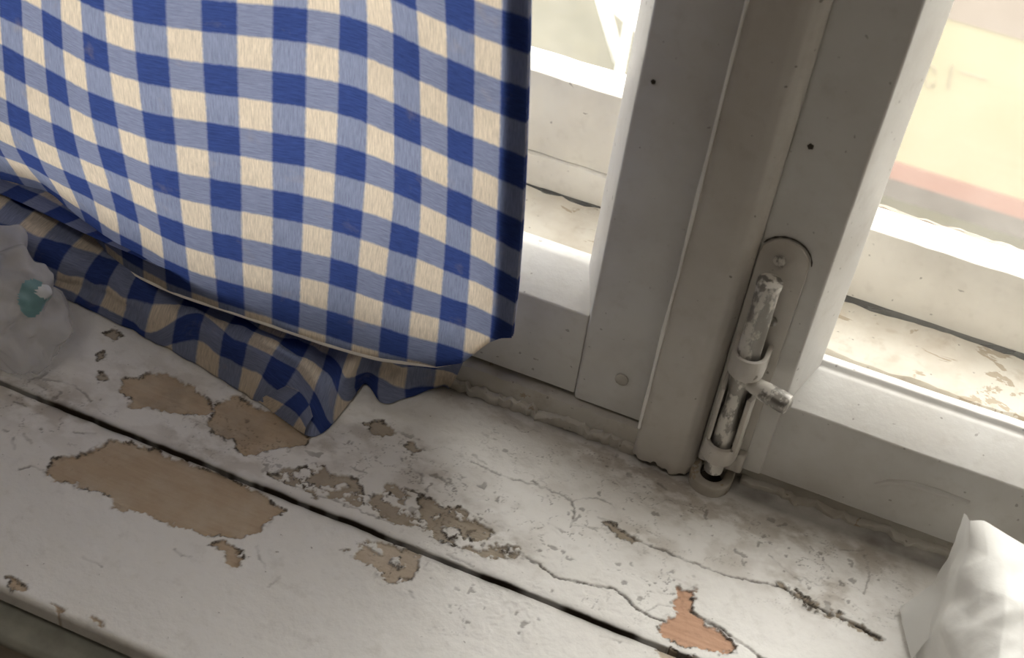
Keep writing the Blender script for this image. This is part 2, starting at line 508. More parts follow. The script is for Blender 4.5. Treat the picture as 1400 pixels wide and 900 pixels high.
def plank_top(name, y0, y1, front_r, back_r, parent, mat, step=0.0007, thick=0.011):
    xs = np.concatenate([np.linspace(XL - 0.02, -0.46, 20), np.arange(-0.455, 0.275, step), np.linspace(0.28, XR + 0.02, 40)])
    ys = np.concatenate([[y0, y0, y0], y0 + front_r * (1 - np.cos(np.linspace(0, math.pi / 2, 10)))[1:],
                         np.arange(y0 + front_r + step, y1 - back_r - step * .5, step), (y1 - back_r * (1 - np.cos(np.linspace(0, math.pi / 2, 6))))[::-1][:-1], [y1, y1, y1]])
    Xg, Yg = np.meshgrid(xs, ys, indexing='ij')
    # wander for ragged outlines
    wx = (fbm(Xg * 160, Yg * 160, 0, 4) - .5) * 0.008 + (fbm(Xg * 700, Yg * 700, 2, 2) - .5) * 0.003
    wy = (fbm(Xg * 160 + 40, Yg * 160 + 9, 3, 4) - .5) * 0.008 + (fbm(Xg * 700 + 5, Yg * 700, 4, 2) - .5) * 0.003
    PX = Xg + wx; PY = Yg + wy
    sd = np.full(Xg.shape, -1.0); brown = np.zeros(Xg.shape); pink = np.zeros(Xg.shape); pale = np.zeros(Xg.shape)
    for kind, poly in CHIPS:
        p = to_sill(poly)
        x0_, x1_ = min(q[0] for q in p) - .012, max(q[0] for q in p) + .012
        y0_, y1_ = min(q[1] for q in p) - .012, max(q[1] for q in p) + .012
        if y1_ < y0 or y0_ > y1: continue
        i0, i1 = np.searchsorted(xs, [x0_, x1_]); j0, j1 = np.searchsorted(ys, [y0_, y1_])
        if i1 <= i0 or j1 <= j0: continue
        s = poly_sd(PX[i0:i1, j0:j1], PY[i0:i1, j0:j1], p)
        if kind in ('grey', 'pale') and len(poly) > 8:
            s = np.minimum(s, (.60 - fbm(PX[i0:i1, j0:j1] * 150, PY[i0:i1, j0:j1] * 210, 6, 3)) * .03)
        sub = sd[i0:i1, j0:j1]
        sd[i0:i1, j0:j1] = np.maximum(sub, s)
        k = s > -0.002
        {'brown': brown, 'pink': pink, 'pale': pale, 'grey': np.zeros(Xg.shape)}[kind][i0:i1, j0:j1][k] = 1
    for poly in ISLES:
        p = to_sill(poly)
        cx = sum(q[0] for q in p) / len(p); cy = sum(q[1] for q in p) / len(p)
        i0, i1 = np.searchsorted(xs, [cx - .02, cx + .02]); j0, j1 = np.searchsorted(ys, [cy - .02, cy + .02])
        if i1 <= i0 or j1 <= j0: continue
        s = poly_sd(PX[i0:i1, j0:j1], PY[i0:i1, j0:j1], p)
        sd[i0:i1, j0:j1] = np.minimum(sd[i0:i1, j0:j1], -s)
    # flaking country: contour lines of a noise field, where the photo shows the paint lifting
    fl = fbm(Xg * 55, Yg * 75, 5, 5, .55)
    zone = np.zeros(Xg.shape)
    for (u, v, r) in [(560, 640, .045), (470, 620, .03), (640, 700, .05), (760, 720, .05), (860, 690, .04), (340, 590, .05), (1080, 760, .05), (1160, 800, .04), (680, 840, .035), (800, 790, .04), (900, 800, .03), (60, 560, .05), (560, 770, .03), (960, 720, .04), (720, 600, .03), (830, 620, .03)]:
        c = at(u, v, 2, 0.0)
        zone = np.maximum(zone, np.exp(-((Xg - c[0]) ** 2 + ((Yg - c[1]) * 1.3) ** 2) / (r * r)))
    lines = np.zeros(Xg.shape); lift = np.zeros(Xg.shape)
    for lev in (0.46, 0.585):
        d = np.abs(fl - lev)
        gate = sstep(.45, .62, fbm(Xg * 38 + lev * 50, Yg * 38, 6, 2)) * zone
        lines = np.maximum(lines, (1 - sstep(0.0, 0.010, d)) * gate)
        lift += sstep(lev - .012, lev + .002, fl) * zone
    tiny = fbm(Xg * 170, Yg * 170, 7, 3)
    tchip = sstep(.74, .77, tiny) * sstep(.3, .7, zone)
    # cracks
    crack = np.zeros(Xg.shape)
    for pl, hw, dp in CRACKS:
        p = to_sill(pl)
        x0_, x1_ = min(q[0] for q in p) - .006, max(q[0] for q in p) + .006
        y0_, y1_ = min(q[1] for q in p) - .006, max(q[1] for q in p) + .006
        i0, i1 = np.searchsorted(xs, [x0_, x1_]); j0, j1 = np.searchsorted(ys, [y0_, y1_])
        if i1 <= i0 or j1 <= j0: continue
        qx = Xg[i0:i1, j0:j1] + wx[i0:i1, j0:j1] * .45; qy = Yg[i0:i1, j0:j1] + wy[i0:i1, j0:j1] * .45
        d = np.full(qx.shape, 1e9)
        for a, b in zip(p[:-1], p[1:]):
            d = np.minimum(d, seg_dist(qx, qy, a, b))
        hwm = hw * 0.0007 * (0.5 + fbm(qx * 260, qy * 260, 1, 2))
        c = (1 - sstep(hwm, hwm + .0008, d)) * min(1, dp) * (.35 + .65 * sstep(.35, .6, fbm(qx * 130 + 3, qy * 130, 2, 3)))
        crack[i0:i1, j0:j1] = np.maximum(crack[i0:i1, j0:j1], c)
    bare = sstep(-.0004, .0004, sd)
    edge = np.exp(-(sd / .0009) ** 2) * (0.25 + 0.9 * sstep(.4, .62, fbm(Xg * 120, Yg * 120, 3, 3)))
    # dirt at the plank gap; at the frame foot dirt and painted shade
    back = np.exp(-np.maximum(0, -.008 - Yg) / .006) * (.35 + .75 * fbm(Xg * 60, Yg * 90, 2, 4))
    gapd = np.exp(-np.maximum(0, np.abs(Yg + .138) - .0012) / .0016) * (.55 + .8 * sstep(.35, .6, fbm(Xg * 50, Yg * 50, 4, 3)))
    dirt_shade = np.clip(np.maximum.reduce([edge * .9, crack, lines * .65, back * .8, gapd * .95, tchip * .5]), 0, 1)
    stain = np.zeros(Xg.shape)
    for (u, v, r, k) in [(700, 560, .03, .5), (640, 545, .02, .5), (840, 620, .03, .8), (900, 655, .03, .9), (980, 705, .035, .7), (1080, 730, .03, .6), (1180, 760, .03, .6), (560, 600, .025, .5), (500, 590, .03, .4), (60, 545, .035, .7), (20, 520, .03, .6), (300, 600, .04, .6), (440, 610, .03, .5), (600, 660, .03, .5), (740, 650, .02, .3), (880, 740, .02, .5), (680, 740, .02, .6), (1120, 810, .03, .6), (1000, 770, .02, .4), (230, 540, .04, .5), (930, 790, .01, .5)]:
        c = at(u, v, 2, 0.0)
        stain = np.maximum(stain, k * np.exp(-((Xg - c[0]) ** 2 * .6 + ((Yg - c[1]) * 1.5) ** 2) / (r * r)))
    stain = np.clip(stain * (.15 + 1.5 * sstep(.36, .7, fbm(Xg * 70, Yg * 110, 1, 5, .6))), 0, 1)
    Z = (fbm(Xg * 25, Yg * 25, 1, 3) - .5) * .0014 + (fbm(Xg * 120, Yg * 120, 6, 3) - .5) * .0005
    Z += lift * .00035 - bare * .0011 + edge * (1 - bare) * .00035 - crack * .0011 - lines * .0004 - tchip * .0004
    Z += bare * (fbm(Xg * 30, Yg * 420, 2, 3) - .5) * .0006
    # rounded long edges
    df = np.clip((Yg - y0) / front_r, 0, 1); db = np.clip((y1 - Yg) / back_r, 0, 1)
    Z -= front_r * (1 - np.sqrt(np.clip(1 - (1 - df) ** 2, 0, 1)))
    Z -= back_r * (1 - np.sqrt(np.clip(1 - (1 - db) ** 2, 0, 1)))
    Z[:, 0] = -thick; Z[:, 1] = -(front_r + thick) / 2
    Z[:, -1] = -thick; Z[:, -2] = -(back_r + thick) / 2
    Yg = Yg.copy()
    rag = (fbm(Xg * 40, Xg * 0 + 3, 4, 4) - .5) * .0022
    Yg += rag * (np.exp(-np.abs(Yg - y1) / .004) if y1 < -.1 else np.exp(-np.abs(Yg - y0) / .004))
    nx, ny = Xg.shape
    co = np.stack([Xg, Yg, Z], -1).reshape(-1, 3).astype(np.float32)
    idx = np.arange(nx * ny).reshape(nx, ny)
    q = np.stack([idx[:-1, :-1], idx[1:, :-1], idx[1:, 1:], idx[:-1, 1:]], -1).reshape(-1, 4)
    me = bpy.data.meshes.new(name)
    me.vertices.add(len(co)); me.vertices.foreach_set('co', co.ravel())
    me.loops.add(q.size); me.loops.foreach_set('vertex_index', q.ravel().astype(np.int32))
    me.polygons.add(len(q)); me.polygons.foreach_set('loop_start', (np.arange(len(q)) * 4).astype(np.int32))
    me.update(calc_edges=True)
    for nm, arr in (('bare', bare), ('dirt_shade', dirt_shade), ('brown', brown), ('pink', pink), ('pale', pale), ('stain', stain)):
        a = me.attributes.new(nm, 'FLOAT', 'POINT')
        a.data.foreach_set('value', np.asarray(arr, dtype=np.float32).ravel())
    return link(name, me, mat, parent)


def sill_mat():
    m, nt, out = nodemat('flaking_sill_paint')
    A = lambda n: N(nt, 'ShaderNodeAttribute', attribute_name=n).outputs['Fac']
    co = mapped(nt)
    paint = mixc(nt, noise_n(nt, co, 22, 5, .6), (0.74, 0.715, 0.675), (0.86, 0.845, 0.82))
    sm = ramp(nt, noise_n(nt, co, 70, 5, .65), [(0.56, (0, 0, 0)), (0.82, (.36,) * 3)])
    paint = mixc(nt, sm, paint, (0.36, 0.32, 0.26))
    spk = ramp(nt, noise_n(nt, co, 260, 2, .5), [(0.73, (0, 0, 0)), (0.78, (.6,) * 3)])
    paint = mixc(nt, spk, paint, (0.14, 0.11, 0.085))
    grain = noise_n(nt, mapped(nt, (1, 9, 1)), 40, 5, .6)
    blot = noise_n(nt, co, 45, 4, .6)
    brown = mixc(nt, grain, (0.40, 0.30, 0.205), (0.54, 0.425, 0.30))
    brown = mixc(nt, ramp(nt, blot, [(0.45, (0, 0, 0)), (0.75, (.7,) * 3)]), brown, (0.56, 0.49, 0.39))
    grey = mixc(nt, blot, (0.25, 0.20, 0.145), (0.55, 0.48, 0.39))
    pink = mixc(nt, grain, (0.50, 0.285, 0.18), (0.60, 0.37, 0.25))
    pale = mixc(nt, blot, (0.40, 0.31, 0.22), (0.62, 0.54, 0.44))
    wood = mixc(nt, A('brown'), grey, brown)
    wood = mixc(nt, A('pink'), wood, pink)
    wood = mixc(nt, A('pale'), wood, pale)
    c = mixc(nt, A('bare'), paint, wood)
    stn = N(nt, 'ShaderNodeMath', operation='MULTIPLY'); stn.inputs[1].default_value = .62
    nt.links.new(A('stain'), stn.inputs[0])
    c = mixc(nt, stn.outputs[0], c, (0.30, 0.245, 0.18))
    c = mixc(nt, A('dirt_shade'), c, (0.055, 0.042, 0.03))
    p = N(nt, 'ShaderNodeBsdfPrincipled')
    nt.links.new(c, p.inputs['Base Color'])
    r = ramp(nt, A('bare'), [(0, (.42,) * 3), (1, (.75,) * 3)])
    nt.links.new(r, p.inputs['Roughness'])
    nt.links.new(bump(nt, noise_n(nt, co, 130, 5, .6), .35, .002), p.inputs['Normal'])
    nt.links.new(p.outputs[0], out.inputs[0])
    return m


M_sill = sill_mat()
sill = empty('trim_1', (0.02, -0.135, -0.022))
tag(sill, 'white window sill of two planks with flaking paint and bare brown patches', 'window sill', kind='structure')
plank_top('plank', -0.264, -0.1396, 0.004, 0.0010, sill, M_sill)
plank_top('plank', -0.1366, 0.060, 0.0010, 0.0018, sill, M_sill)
from_bm('bearer', box(XL, XR, -0.250, 0.06, -0.05, -0.0112, step=0), M_dark, sill, False)
from_bm('apron_moulding', prism([(-0.20, -0.040), (-0.262, -0.040), (-0.271, -0.0385), (-0.2765, -0.034), (-0.2770, -0.029), (-0.274, -0.0250), (-0.267, -0.0225), (-0.258, -0.0215), (-0.20, -0.0215)], 0, XL - .02, XR + .02, bevel=0.0012, seg=2, step=.012, wob=.0006), M_apron, sill)

# ------------------------------------------------------------------ inner casements, frame and strip
# fixed bottom member of the frame with a ragged caulked foot
fb = empty('trim_2', (-0.3, 0.02, 0))
tag(fb, 'cracked caulked bottom member of the window frame left of the strip', 'frame', kind='structure')
bm = box(XL, 0.004, -0.003, 0.050, -0.002, 0.0195, bevel=.0015, seg=2, step=.004)
for v in bm.verts:
    if v.co.y < .01:
        n = mnoise.noise(v.co * 55) * .0022 + mnoise.noise(v.co * 160) * .0012
        v.co.y -= abs(n) + (0.003 if v.co.z < .008 else 0) * (0.5 + mnoise.noise(Vector((v.co.x * 80, 1, 0))))
        v.co.z += mnoise.noise(Vector((v.co.x * 70, 5, 2))) * .0015 * (v.co.z > .01)
from_bm('frame_member', bm, M_base, fb)
bm = box(XL, 0.004, -0.0080, 0.0, -0.001, 0.0075, bevel=.002, seg=3, step=.002)
for v in bm.verts:
    k = mnoise.noise(Vector((v.co.x * 90, 2.2, 0))) + .9 * mnoise.noise(Vector((v.co.x * 260, 7, 0))) + .5 * mnoise.noise(v.co * 420)
    v.co.y += k * .0026 * (v.co.y < -.004)
    v.co.z += k * .0036 * (v.co.z > .003)
from_bm('caulk_bead', bm, M_base, fb)
fb2 = empty('trim_3', (0.3, 0.03, 0))
tag(fb2, 'shadowed bottom member of the frame under the bolted casement', 'frame', kind='structure')
from_bm('frame_member', box(0.004, XR, 0.007, 0.050, -0.002, 0.014, bevel=.001, seg=2, step=.01, wob=.0008), M_base, fb2)
bm = box(0.07, XR, 0.002, 0.008, -0.001, 0.0035, bevel=.001, seg=2, step=.002)
for v in bm.verts:
    k = mnoise.noise(Vector((v.co.x * 90, 9.2, 0))) + .6 * mnoise.noise(Vector((v.co.x * 240, 7, 0)))
    v.co.y += k * .0035 * (v.co.y < .005); v.co.z += k * .0028 * (v.co.z > .001)
from_bm('caulk_bead', bm, M_base, fb2)

# left casement
ZB_L, ZB_LS = 0.0248, 0.0248
c1 = empty('window_1', (-0.3, 0.02, ZB_L))
tag(c1, 'left white casement of the inner window behind the gingham curtain', 'window', kind='structure')
from_bm('stile', prism([(-0.043, 0), (0.016, 0), (0.016, .045), (-0.058, .045), (-0.058, .034)], 2, 0.0225, 1.26, bevel=.0012, seg=2, wob=.0004, seed=1), M_frame, c1)
from_bm('stile', prism([(XL + .004, 0), (XL + .05, 0), (XL + .064, .034), (XL + .064, .045), (XL + .004, .045)], 2, 0.0235, 1.26, bevel=.0012, seg=2, wob=.0004), M_frame, c1)
from_bm('rail', prism([(0.0012, ZB_L), (.045, ZB_L), (.045, .101), (.034, .101), (0.0012, .0895)], 0, XL + .048, -0.0445, bevel=.0012, seg=2, wob=.0004, seed=3), M_frame, c1)
from_bm('rail', prism([(0.0012, 1.26), (.045, 1.26), (.045, 1.20), (.034, 1.20), (0.0012, 1.212)], 0, XL + .048, -0.0445, bevel=.0012, seg=2), M_frame, c1)
from_bm('pane', box(XL + .055, -0.05, .0375, .0405, .095, 1.206, step=0), M_glass, c1, False)
# a screw head in the stile foot and a nail hole higher up
p = at(850, 519, 1, -0.0005)
from_bm('screw_head', tube([(p[0], .002, p[2]), (p[0], -.0012, p[2]), (p[0], -.0018, p[2])], [.0042, .0042, .003], 14), M_base, c1)
p = at(893, 112, 1, -0.0005)
from_bm('nail_head', tube([(p[0], .002, p[2]), (p[0], -.0008, p[2])], [.0015, .0013], 5), M_dark, c1)

# right casement
c2 = empty('window_2', (0.3, 0.02, 0.014))
tag(c2, 'right white casement of the inner window carrying the slide bolt', 'window', kind='structure')
from_bm('stile', prism([(0.0175, 0), (.0800, 0), (.0925, .034), (.0925, .045), (.0175, .045)], 2, 0.0145, 1.26, bevel=.0014, seg=3, wob=.0004, seed=5), M_frame, c2)
from_bm('stile', prism([(XR - .004, 0), (XR - .05, 0), (XR - .064, .034), (XR - .064, .045), (XR - .004, .045)], 2, 0.0145, 1.26, bevel=.0014, seg=2), M_frame, c2)
from_bm('rail', prism([(0.0012, .0145), (.045, .0145), (.045, .086), (.037, .0875), (.034, .0848), (.031, .0848), (0.0012, .0745)], 0, 0.0770, XR - .048, bevel=.0011, seg=3, wob=.0005, seed=7), M_frame, c2)
from_bm('rail', prism([(0.0012, 1.26), (.045, 1.26), (.045, 1.20), (.034, 1.20), (0.0012, 1.212)], 0, 0.0795, XR - .048, bevel=.0011, seg=2), M_frame, c2)
from_bm('pane', box(.088, XR - .055, .0375, .0405, .080, 1.206, step=0), M_glass, c2, False)
p = at(1108, 201, 1, -0.0005)
from_bm('nail_head', tube([(p[0], .002, p[2]), (p[0], -.0006, p[2])], [.0021, .0017], 5), M_dark, c2)
# ridge of a long paint run on the bottom rail
pts = [at(u, v, 1, -0.0002) for u, v in [(1196, 665), (1215, 661), (1245, 664), (1285, 676), (1325, 690)]]
from_bm('paint_run', tube([tuple(q + np.array([0, .0016, 0])) for q in pts], [.0015, .0022, .0027, .0024, .0015], 10), M_frame, c2)

# covering strip on the meeting stiles, ragged at its foot
st = empty('trim_4', (0.021, -0.007, 0.008))
tag(st, 'white vertical covering strip between the two casements with a ragged foot', 'strip', kind='structure')
bm = prism([(0.0030, 0.0), (0.0022, -.0105), (0.0040, -.0130), (0.0070, -.0140), (0.0275, -.0140), (0.0330, -.0128), (0.0375, -.0098), (0.0402, -.0050), (0.0408, 0.0)], 2, 0.006, 1.26, bevel=.0011, seg=3, step=.006, wob=.00035, seed=9)
slice_axis(bm, 0, .002, .041, .0016)
for v in bm.verts:
    if v.co.z < .02:
        k = mnoise.noise(Vector((v.co.x * 190, 3.3, 0))) + .7 * mnoise.noise(Vector((v.co.x * 480, 1.3, 0)))
        v.co.z += (k * .0036 - .006 * max(0, (v.co.x - .018) / .02) + .006 * max(0, (.012 - v.co.x) / .012) * 0) * (1 - max(0, v.co.z - .006) / .014)
from_bm('strip', bm, M_strip, st)

M_highlight = painted('highlight_paint', (0.80, 0.785, 0.75), amount=0.3)  # painted highlight: lighter colour for the strip's left edge
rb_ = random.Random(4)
from_bm('edge_highlight', tube([(.0030 + rb_.uniform(-.0002, .0002), -.0128, .03 + .02 * i) for i in range(60)], [.0008 + .0006 * rb_.random() for i in range(60)], 8), M_highlight, st)

# head of the inner frame
fr = empty('trim_5', (0.02, 0.02, 1.26))
tag(fr, 'white head member of the window frame above the casements', 'frame', kind='structure')
from_bm('frame_head', box(XL, XR, -0.003, .06, 1.262, ZT, step=0, bevel=.002), M_frame, fr)

# ------------------------------------------------------------------ outer window and the space between
ob = empty('trim_6', (0.02, 0.11, 0.0))
tag(ob, 'weathered boards of the sill between the inner and outer casements', 'sill', kind='structure')
def rough_board(name, x0, x1, y0, y1, z0, z1, mat, parent, seed, amp=.0016, step=.006):
    bm = box(x0, x1, y0, y1, z0, z1, bevel=.002, seg=2, step=step)
    for v in bm.verts:
        k = mnoise.noise(v.co * 70 + Vector((seed, 0, 0))) + .5 * mnoise.noise(v.co * 190)
        v.co.y += k * amp; v.co.z += k * amp * .7 * (v.co.z > (z0 + z1) / 2)
    return from_bm(name, bm, mat, parent)
rough_board('sill_board', XL, XR, .0615, .089, -.048, .046, M_weather, ob, 1)
rough_board('sill_board', -.02, XR, .0935, .152, -.048, .049, M_weather, ob, 4, .002)
rough_board('sill_board', XL, -.024, .0935, .158, -.048, .052, M_weather, ob, 7, .002)
from_bm('ground_board', box(XL, XR, .0605, .25, -.0515, -.0495, step=0), M_dark, ob, False)

c3 = empty('window_3', (0.3, 0.165, 0.05))
tag(c3, 'right casement of the outer window beyond the bolted one', 'window', kind='structure')
rough_board('rail', 0.02, XR - .03, .1535, .183, .0505, .1075, M_outer, c3, 11, .0006, .01)
from_bm('stile', box(0.012, .062, .1535, .183, .0505, 1.25, axis=2, bevel=.002, seg=2), M_outer, c3)
from_bm('stile', box(XR - .055, XR - .005, .1535, .183, .0505, 1.25, axis=2, bevel=.002, seg=2), M_outer, c3)
from_bm('rail', box(0.06, XR - .055, .1535, .183, 1.20, 1.25, bevel=.002, seg=2, step=0), M_outer, c3)
from_bm('pane', box(0.06, XR - .05, .167, .170, .105, 1.205, step=0), M_glass, c3, False)
c4 = empty('window_4', (-0.3, 0.18, 0.05))
tag(c4, 'left casement of the outer window beyond the gap beside the curtain', 'window', kind='structure')
rough_board('rail', XL + .03, -.026, .1605, .192, .079, .142, M_outer, c4, 15, .0006, .01)
rough_board('weather_bar', XL + .03, -.024, .158, .192, .0525, .0785, M_outer, c4, 17, .001, .01)
from_bm('stile', box(-.062, -.014, .1535, .183, .0505, 1.25, axis=2, bevel=.002, seg=2), M_outer, c4)
from_bm('stile', box(XL + .005, XL + .055, .1535, .183, .0505, 1.25, axis=2, bevel=.002, seg=2), M_outer, c4)
from_bm('rail', box(XL + .055, -.06, .1535, .183, 1.20, 1.25, bevel=.002, seg=2, step=0), M_outer, c4)
from_bm('pane', box(XL + .05, -.058, .172, .175, .135, 1.205, step=0), M_glass, c4, False)
os_ = empty('trim_7', (0.02, 0.22, 0.02))
tag(os_, 'weathered outside ledge with peeling paint below the outer window', 'ledge', kind='structure')
rough_board('ledge_board', XL, XR, .194, .226, -.05, .080, M_ledge, os_, 21, .0025)
M_ochre = painted('ochre_paint', (0.27, 0.21, 0.10), (0.12, 0.09, 0.06), amount=0.5, rough=0.75)
rough_board('ledge_board', -.02, XR, .229, .258, -.05, .062, M_ledge, os_, 25, .002)
rough_board('ledge_board', XL, -.023, .229, .258, -.05, .092, M_ochre, os_, 29, .002)

# ------------------------------------------------------------------ outside: neighbouring wall, yard
M_cream = plain('cream_render', (0.27, 0.243, 0.165), 0.9, 0.05, 1.5)
M_pink = plain('pink_plinth_paint', (0.235, 0.14, 0.115), 0.9, 0.06, 3)
M_lilac = plain('pale_pink_render', (0.20, 0.168, 0.142), 0.9, 0.05, 2)
M_grey = plain('asphalt', (0.12, 0.105, 0.095), 0.95, 0.25, 9)
M_yard = plain('yard_gravel', (0.105, 0.098, 0.072), 0.95, 0.35, 3.2)
M_white = plain('white_metal_paint', (0.86, 0.86, 0.84), 0.5, 0.03)
M_mark = plain('pencil_grey_mark', (0.24, 0.21, 0.16), 0.9)
nb = empty('neighbouring_building', (2, 6.2, -3.52))
tag(nb, 'cream rendered building across the yard with a pink stripe along its foot', 'building')
from_bm('wall', box(-.75, 6.0, 6.0, 9.0, -3.335, -2.46, step=0), M_cream, nb, False)
from_bm('plinth_band', box(-.76, 6.0, 5.985, 9.0, -3.44, -3.335, step=0), M_pink, nb, False)
from_bm('upper_wall', box(-.75, 6.0, 5.99, 9.0, -2.46, 0.6, step=0), M_lilac, nb, False)
from_bm('footing', box(-.76, 6.0, 5.98, 9.0, -3.56, -3.44, step=0), M_grey, nb, False)
def mark(pts, r):
    from_bm('wall_mark', tube([tuple(at(u, v, 1, 5.999)) for u, v in pts], r, 6), M_mark, nb)
mark([(1272 + 7 * math.cos(a), 105 + 15 * math.sin(a)) for a in np.linspace(0.5, 6.0, 16)], .006)
mark([(1302, 90), (1299, 106), (1296, 122)], .006)
mark([(1312, 98), (1330, 103), (1350, 110)], .006)
yd = shell('yard', box(-9, 9, .6, 30, -3.62, -3.555, step=0), M_yard, 'grey green gravel yard below the window', 'ground')
rl = empty('handrail', (-1.6, 6.3, -3.55))
tag(rl, 'white metal handrail with a panel standing in the yard', 'railing')
q0, q1 = at(846, 82, 1, 6.0), at(812, -40, 1, 6.0)
from_bm('bar', tube([tuple(q0), tuple(q1)], .033, 10), M_white, rl)
q2 = [at(u, v, 1, 6.05) for u, v in [(836, 14), (872, 46), (900, 30), (905, -60), (812, -60)]]
from_bm('panel', prism([(q[0], q[2]) for q in q2], 1, 6.05, 6.10, step=0), M_white, rl, False)
from_bm('post', box(-1.50, -1.45, 6.101, 6.15, -3.555, -2.9, axis=2, step=0), M_white, rl, False)

# ------------------------------------------------------------------ slide bolt
bx, by = 0.0532, -0.0140
bo = empty('slide_bolt', (bx, 0, 0.0))
tag(bo, 'worn white painted slide bolt on the right casement beside the covering strip', 'bolt')
# backplate with rounded top
pr = [(.0410, .014), (.0690, .014), (.0690, .172)] + [(.055 + .014 * math.cos(a), .175 + .014 * math.sin(a)) for a in np.linspace(.15, math.pi - .15, 12)] + [(.0410, .172)]
from_bm('backplate', prism([(x, z) for x, z in pr], 1, -.0028, 0.0004, bevel=.0009, seg=2, step=0, wob=.0002), M_strip, bo)
for zz in (.176, .135, .030):
    from_bm('screw', tube([(.0585 if zz < .15 else .053, -.001, zz), (.0585 if zz < .15 else .053, -.0042, zz), (.0585 if zz < .15 else .053, -.0048, zz)], [.0036, .0034, .002], 12), M_bolt, bo)
# the sliding rod, upper cap and waist
from_bm('rod', tube([(bx - .001, by, .1700), (bx - .001, by, .1690), (bx - .001, by, .1660), (bx - .001, by, .1655), (bx - .0005, by, .105), (bx, by, .092), (bx, by, .086), (bx, by, .074), (bx, by, .070), (bx, by, .020)],
                     [.0048, .0070, .0072, .0066, .0068, .0066, .0054, .0054, .0062, .0058], 20), M_bolt, bo)
# guides (straps over the rod)
def strap(z0, z1, r_in, r_out, name='guide'):
    bm = bmesh.new()
    prof = []
    for a in np.linspace(0, math.pi, 15):
        prof.append((math.cos(a), -math.sin(a)))
    outer = [(bx + .0005 + r_out * c, by + r_out * s) for c, s in prof]
    inner = [(bx + .0005 + r_in * c, by + r_in * s) for c, s in prof]
    poly = [(bx + .0005 + r_out + .0005, -.0015)] + outer + [(bx + .0005 - r_out - .0005, -.0015), (bx + .0005 - r_in, -.0015)] + inner[::-1] + [(bx + .0005 + r_in, -.0015)]
    return from_bm(name, prism(poly, 2, z0, z1, bevel=.0005, seg=2, step=0), M_strip, bo)
strap(.1030, .1180, .0078, .0103)
strap(.0330, .0460, .0076, .0104)
# open barrel walls between the guides
for s in (-1, 1):
    xs_ = bx + .0005 + s * .0089
    poly = [(xs_ - .0013, -.001), (xs_ - .0013, by - .0030), (xs_ - .0013 - s * .0014, by - .0062), (xs_ + .0010 - s * .0008, by - .0066), (xs_ + .0015, by - .003), (xs_ + .0015, -.001)]
    from_bm('barrel_wall', prism(poly, 2, .044 if s > 0 else .048, .088 if s > 0 else .090, bevel=.0005, seg=2, step=0), M_strip, bo)
# handle knob
from_bm('handle', tube([(bx, by, .0965), (bx + .006, by - .001, .0965), (bx + .010, by - .002, .0962), (bx + .014, by - .003, .0960), (bx + .027, by - .006, .0955), (bx + .0295, by - .0065, .0953), (bx + .0305, by - .0068, .0953)],
                        [.0044, .0048, .0052, .0058, .0063, .0058, .0032], 16), M_bolt, bo)
# foot of the casing and keeper cup on the sill
from_bm('foot_plate', box(.0420, .0690, -.0080, 0.0, .0165, .0325, bevel=.0018, seg=3, step=.004, wob=.0006), M_strip, bo)
bm = bmesh.new()
nk = 20
ang = [math.pi + math.pi * i / nk for i in range(nk + 1)]
ro, ri, kz = .0135, .0075, .0085
kc = (bx - .0005, -.0055)
po_ = [(kc[0] + ro * math.cos(a), kc[1] + ro * math.sin(a)) for a in ang] + [(kc[0] + ro, kc[1] + .008)] + [(kc[0] + ri, kc[1] + .008)] + \
      [(kc[0] + ri * math.cos(a), kc[1] + ri * math.sin(a)) for a in ang[::-1]] + [(kc[0] - ri, kc[1] + .008), (kc[0] - ro, kc[1] + .008)]
from_bm('keeper', prism(po_, 2, -.001, kz, bevel=.0014, seg=3, step=0, wob=.0004), M_base, bo)
from_bm('keeper_hole', tube([(kc[0], kc[1], -.0005), (kc[0], kc[1], .0012)], .0078, 16), M_dark, bo)
from_bm('seam_crack', tube([(.055 + .0150 * math.cos(a) , -.0006, .1752 + .0150 * math.sin(a)) for a in np.linspace(.1, math.pi - .5, 16)], [.0002 + .0003 * abs(math.sin(i * 1.7)) for i in range(16)], 6), M_dark, bo)

# ------------------------------------------------------------------ gingham curtain, unfolded check by check
GX = {0: [(-4, 28), (0, 31), (2, 36), (9, 40), (22, 60), (65, 91)], 1: [(54, 80), (58, 84), (64, 90), (71, 103), (86, 129), (114, 141)],
      2: [(110, 136), (112, 143), (117, 160), (134, 172), (157, 193), (162, 196)], 3: [(179, 226), (184, 231), (195, 238), (203, 243), (217, 250), (224, 258)],
      4: [(275, 324), (279, 325), (284, 329), (288, 331), (289, 330), (298, 334)], 5: [(374, 420), (372, 418), (374, 417), (374, 415), (374, 411), (370, 411)],
      6: [(467, 505), (464, 505), (460, 503), (455, 496), (450, 490), (445, 485)], 7: [(536, 572), (538, 576), (541, 577), (535, 572), (523, 564), (515, 560)],
      8: [(612, 650), (615, 645), (615, 644), (612, 641), (604, 638), (598, 630)], 9: [(684, 721), (682, 717), (680, 713), (678, 708), (676, 700), (672, 694)]}
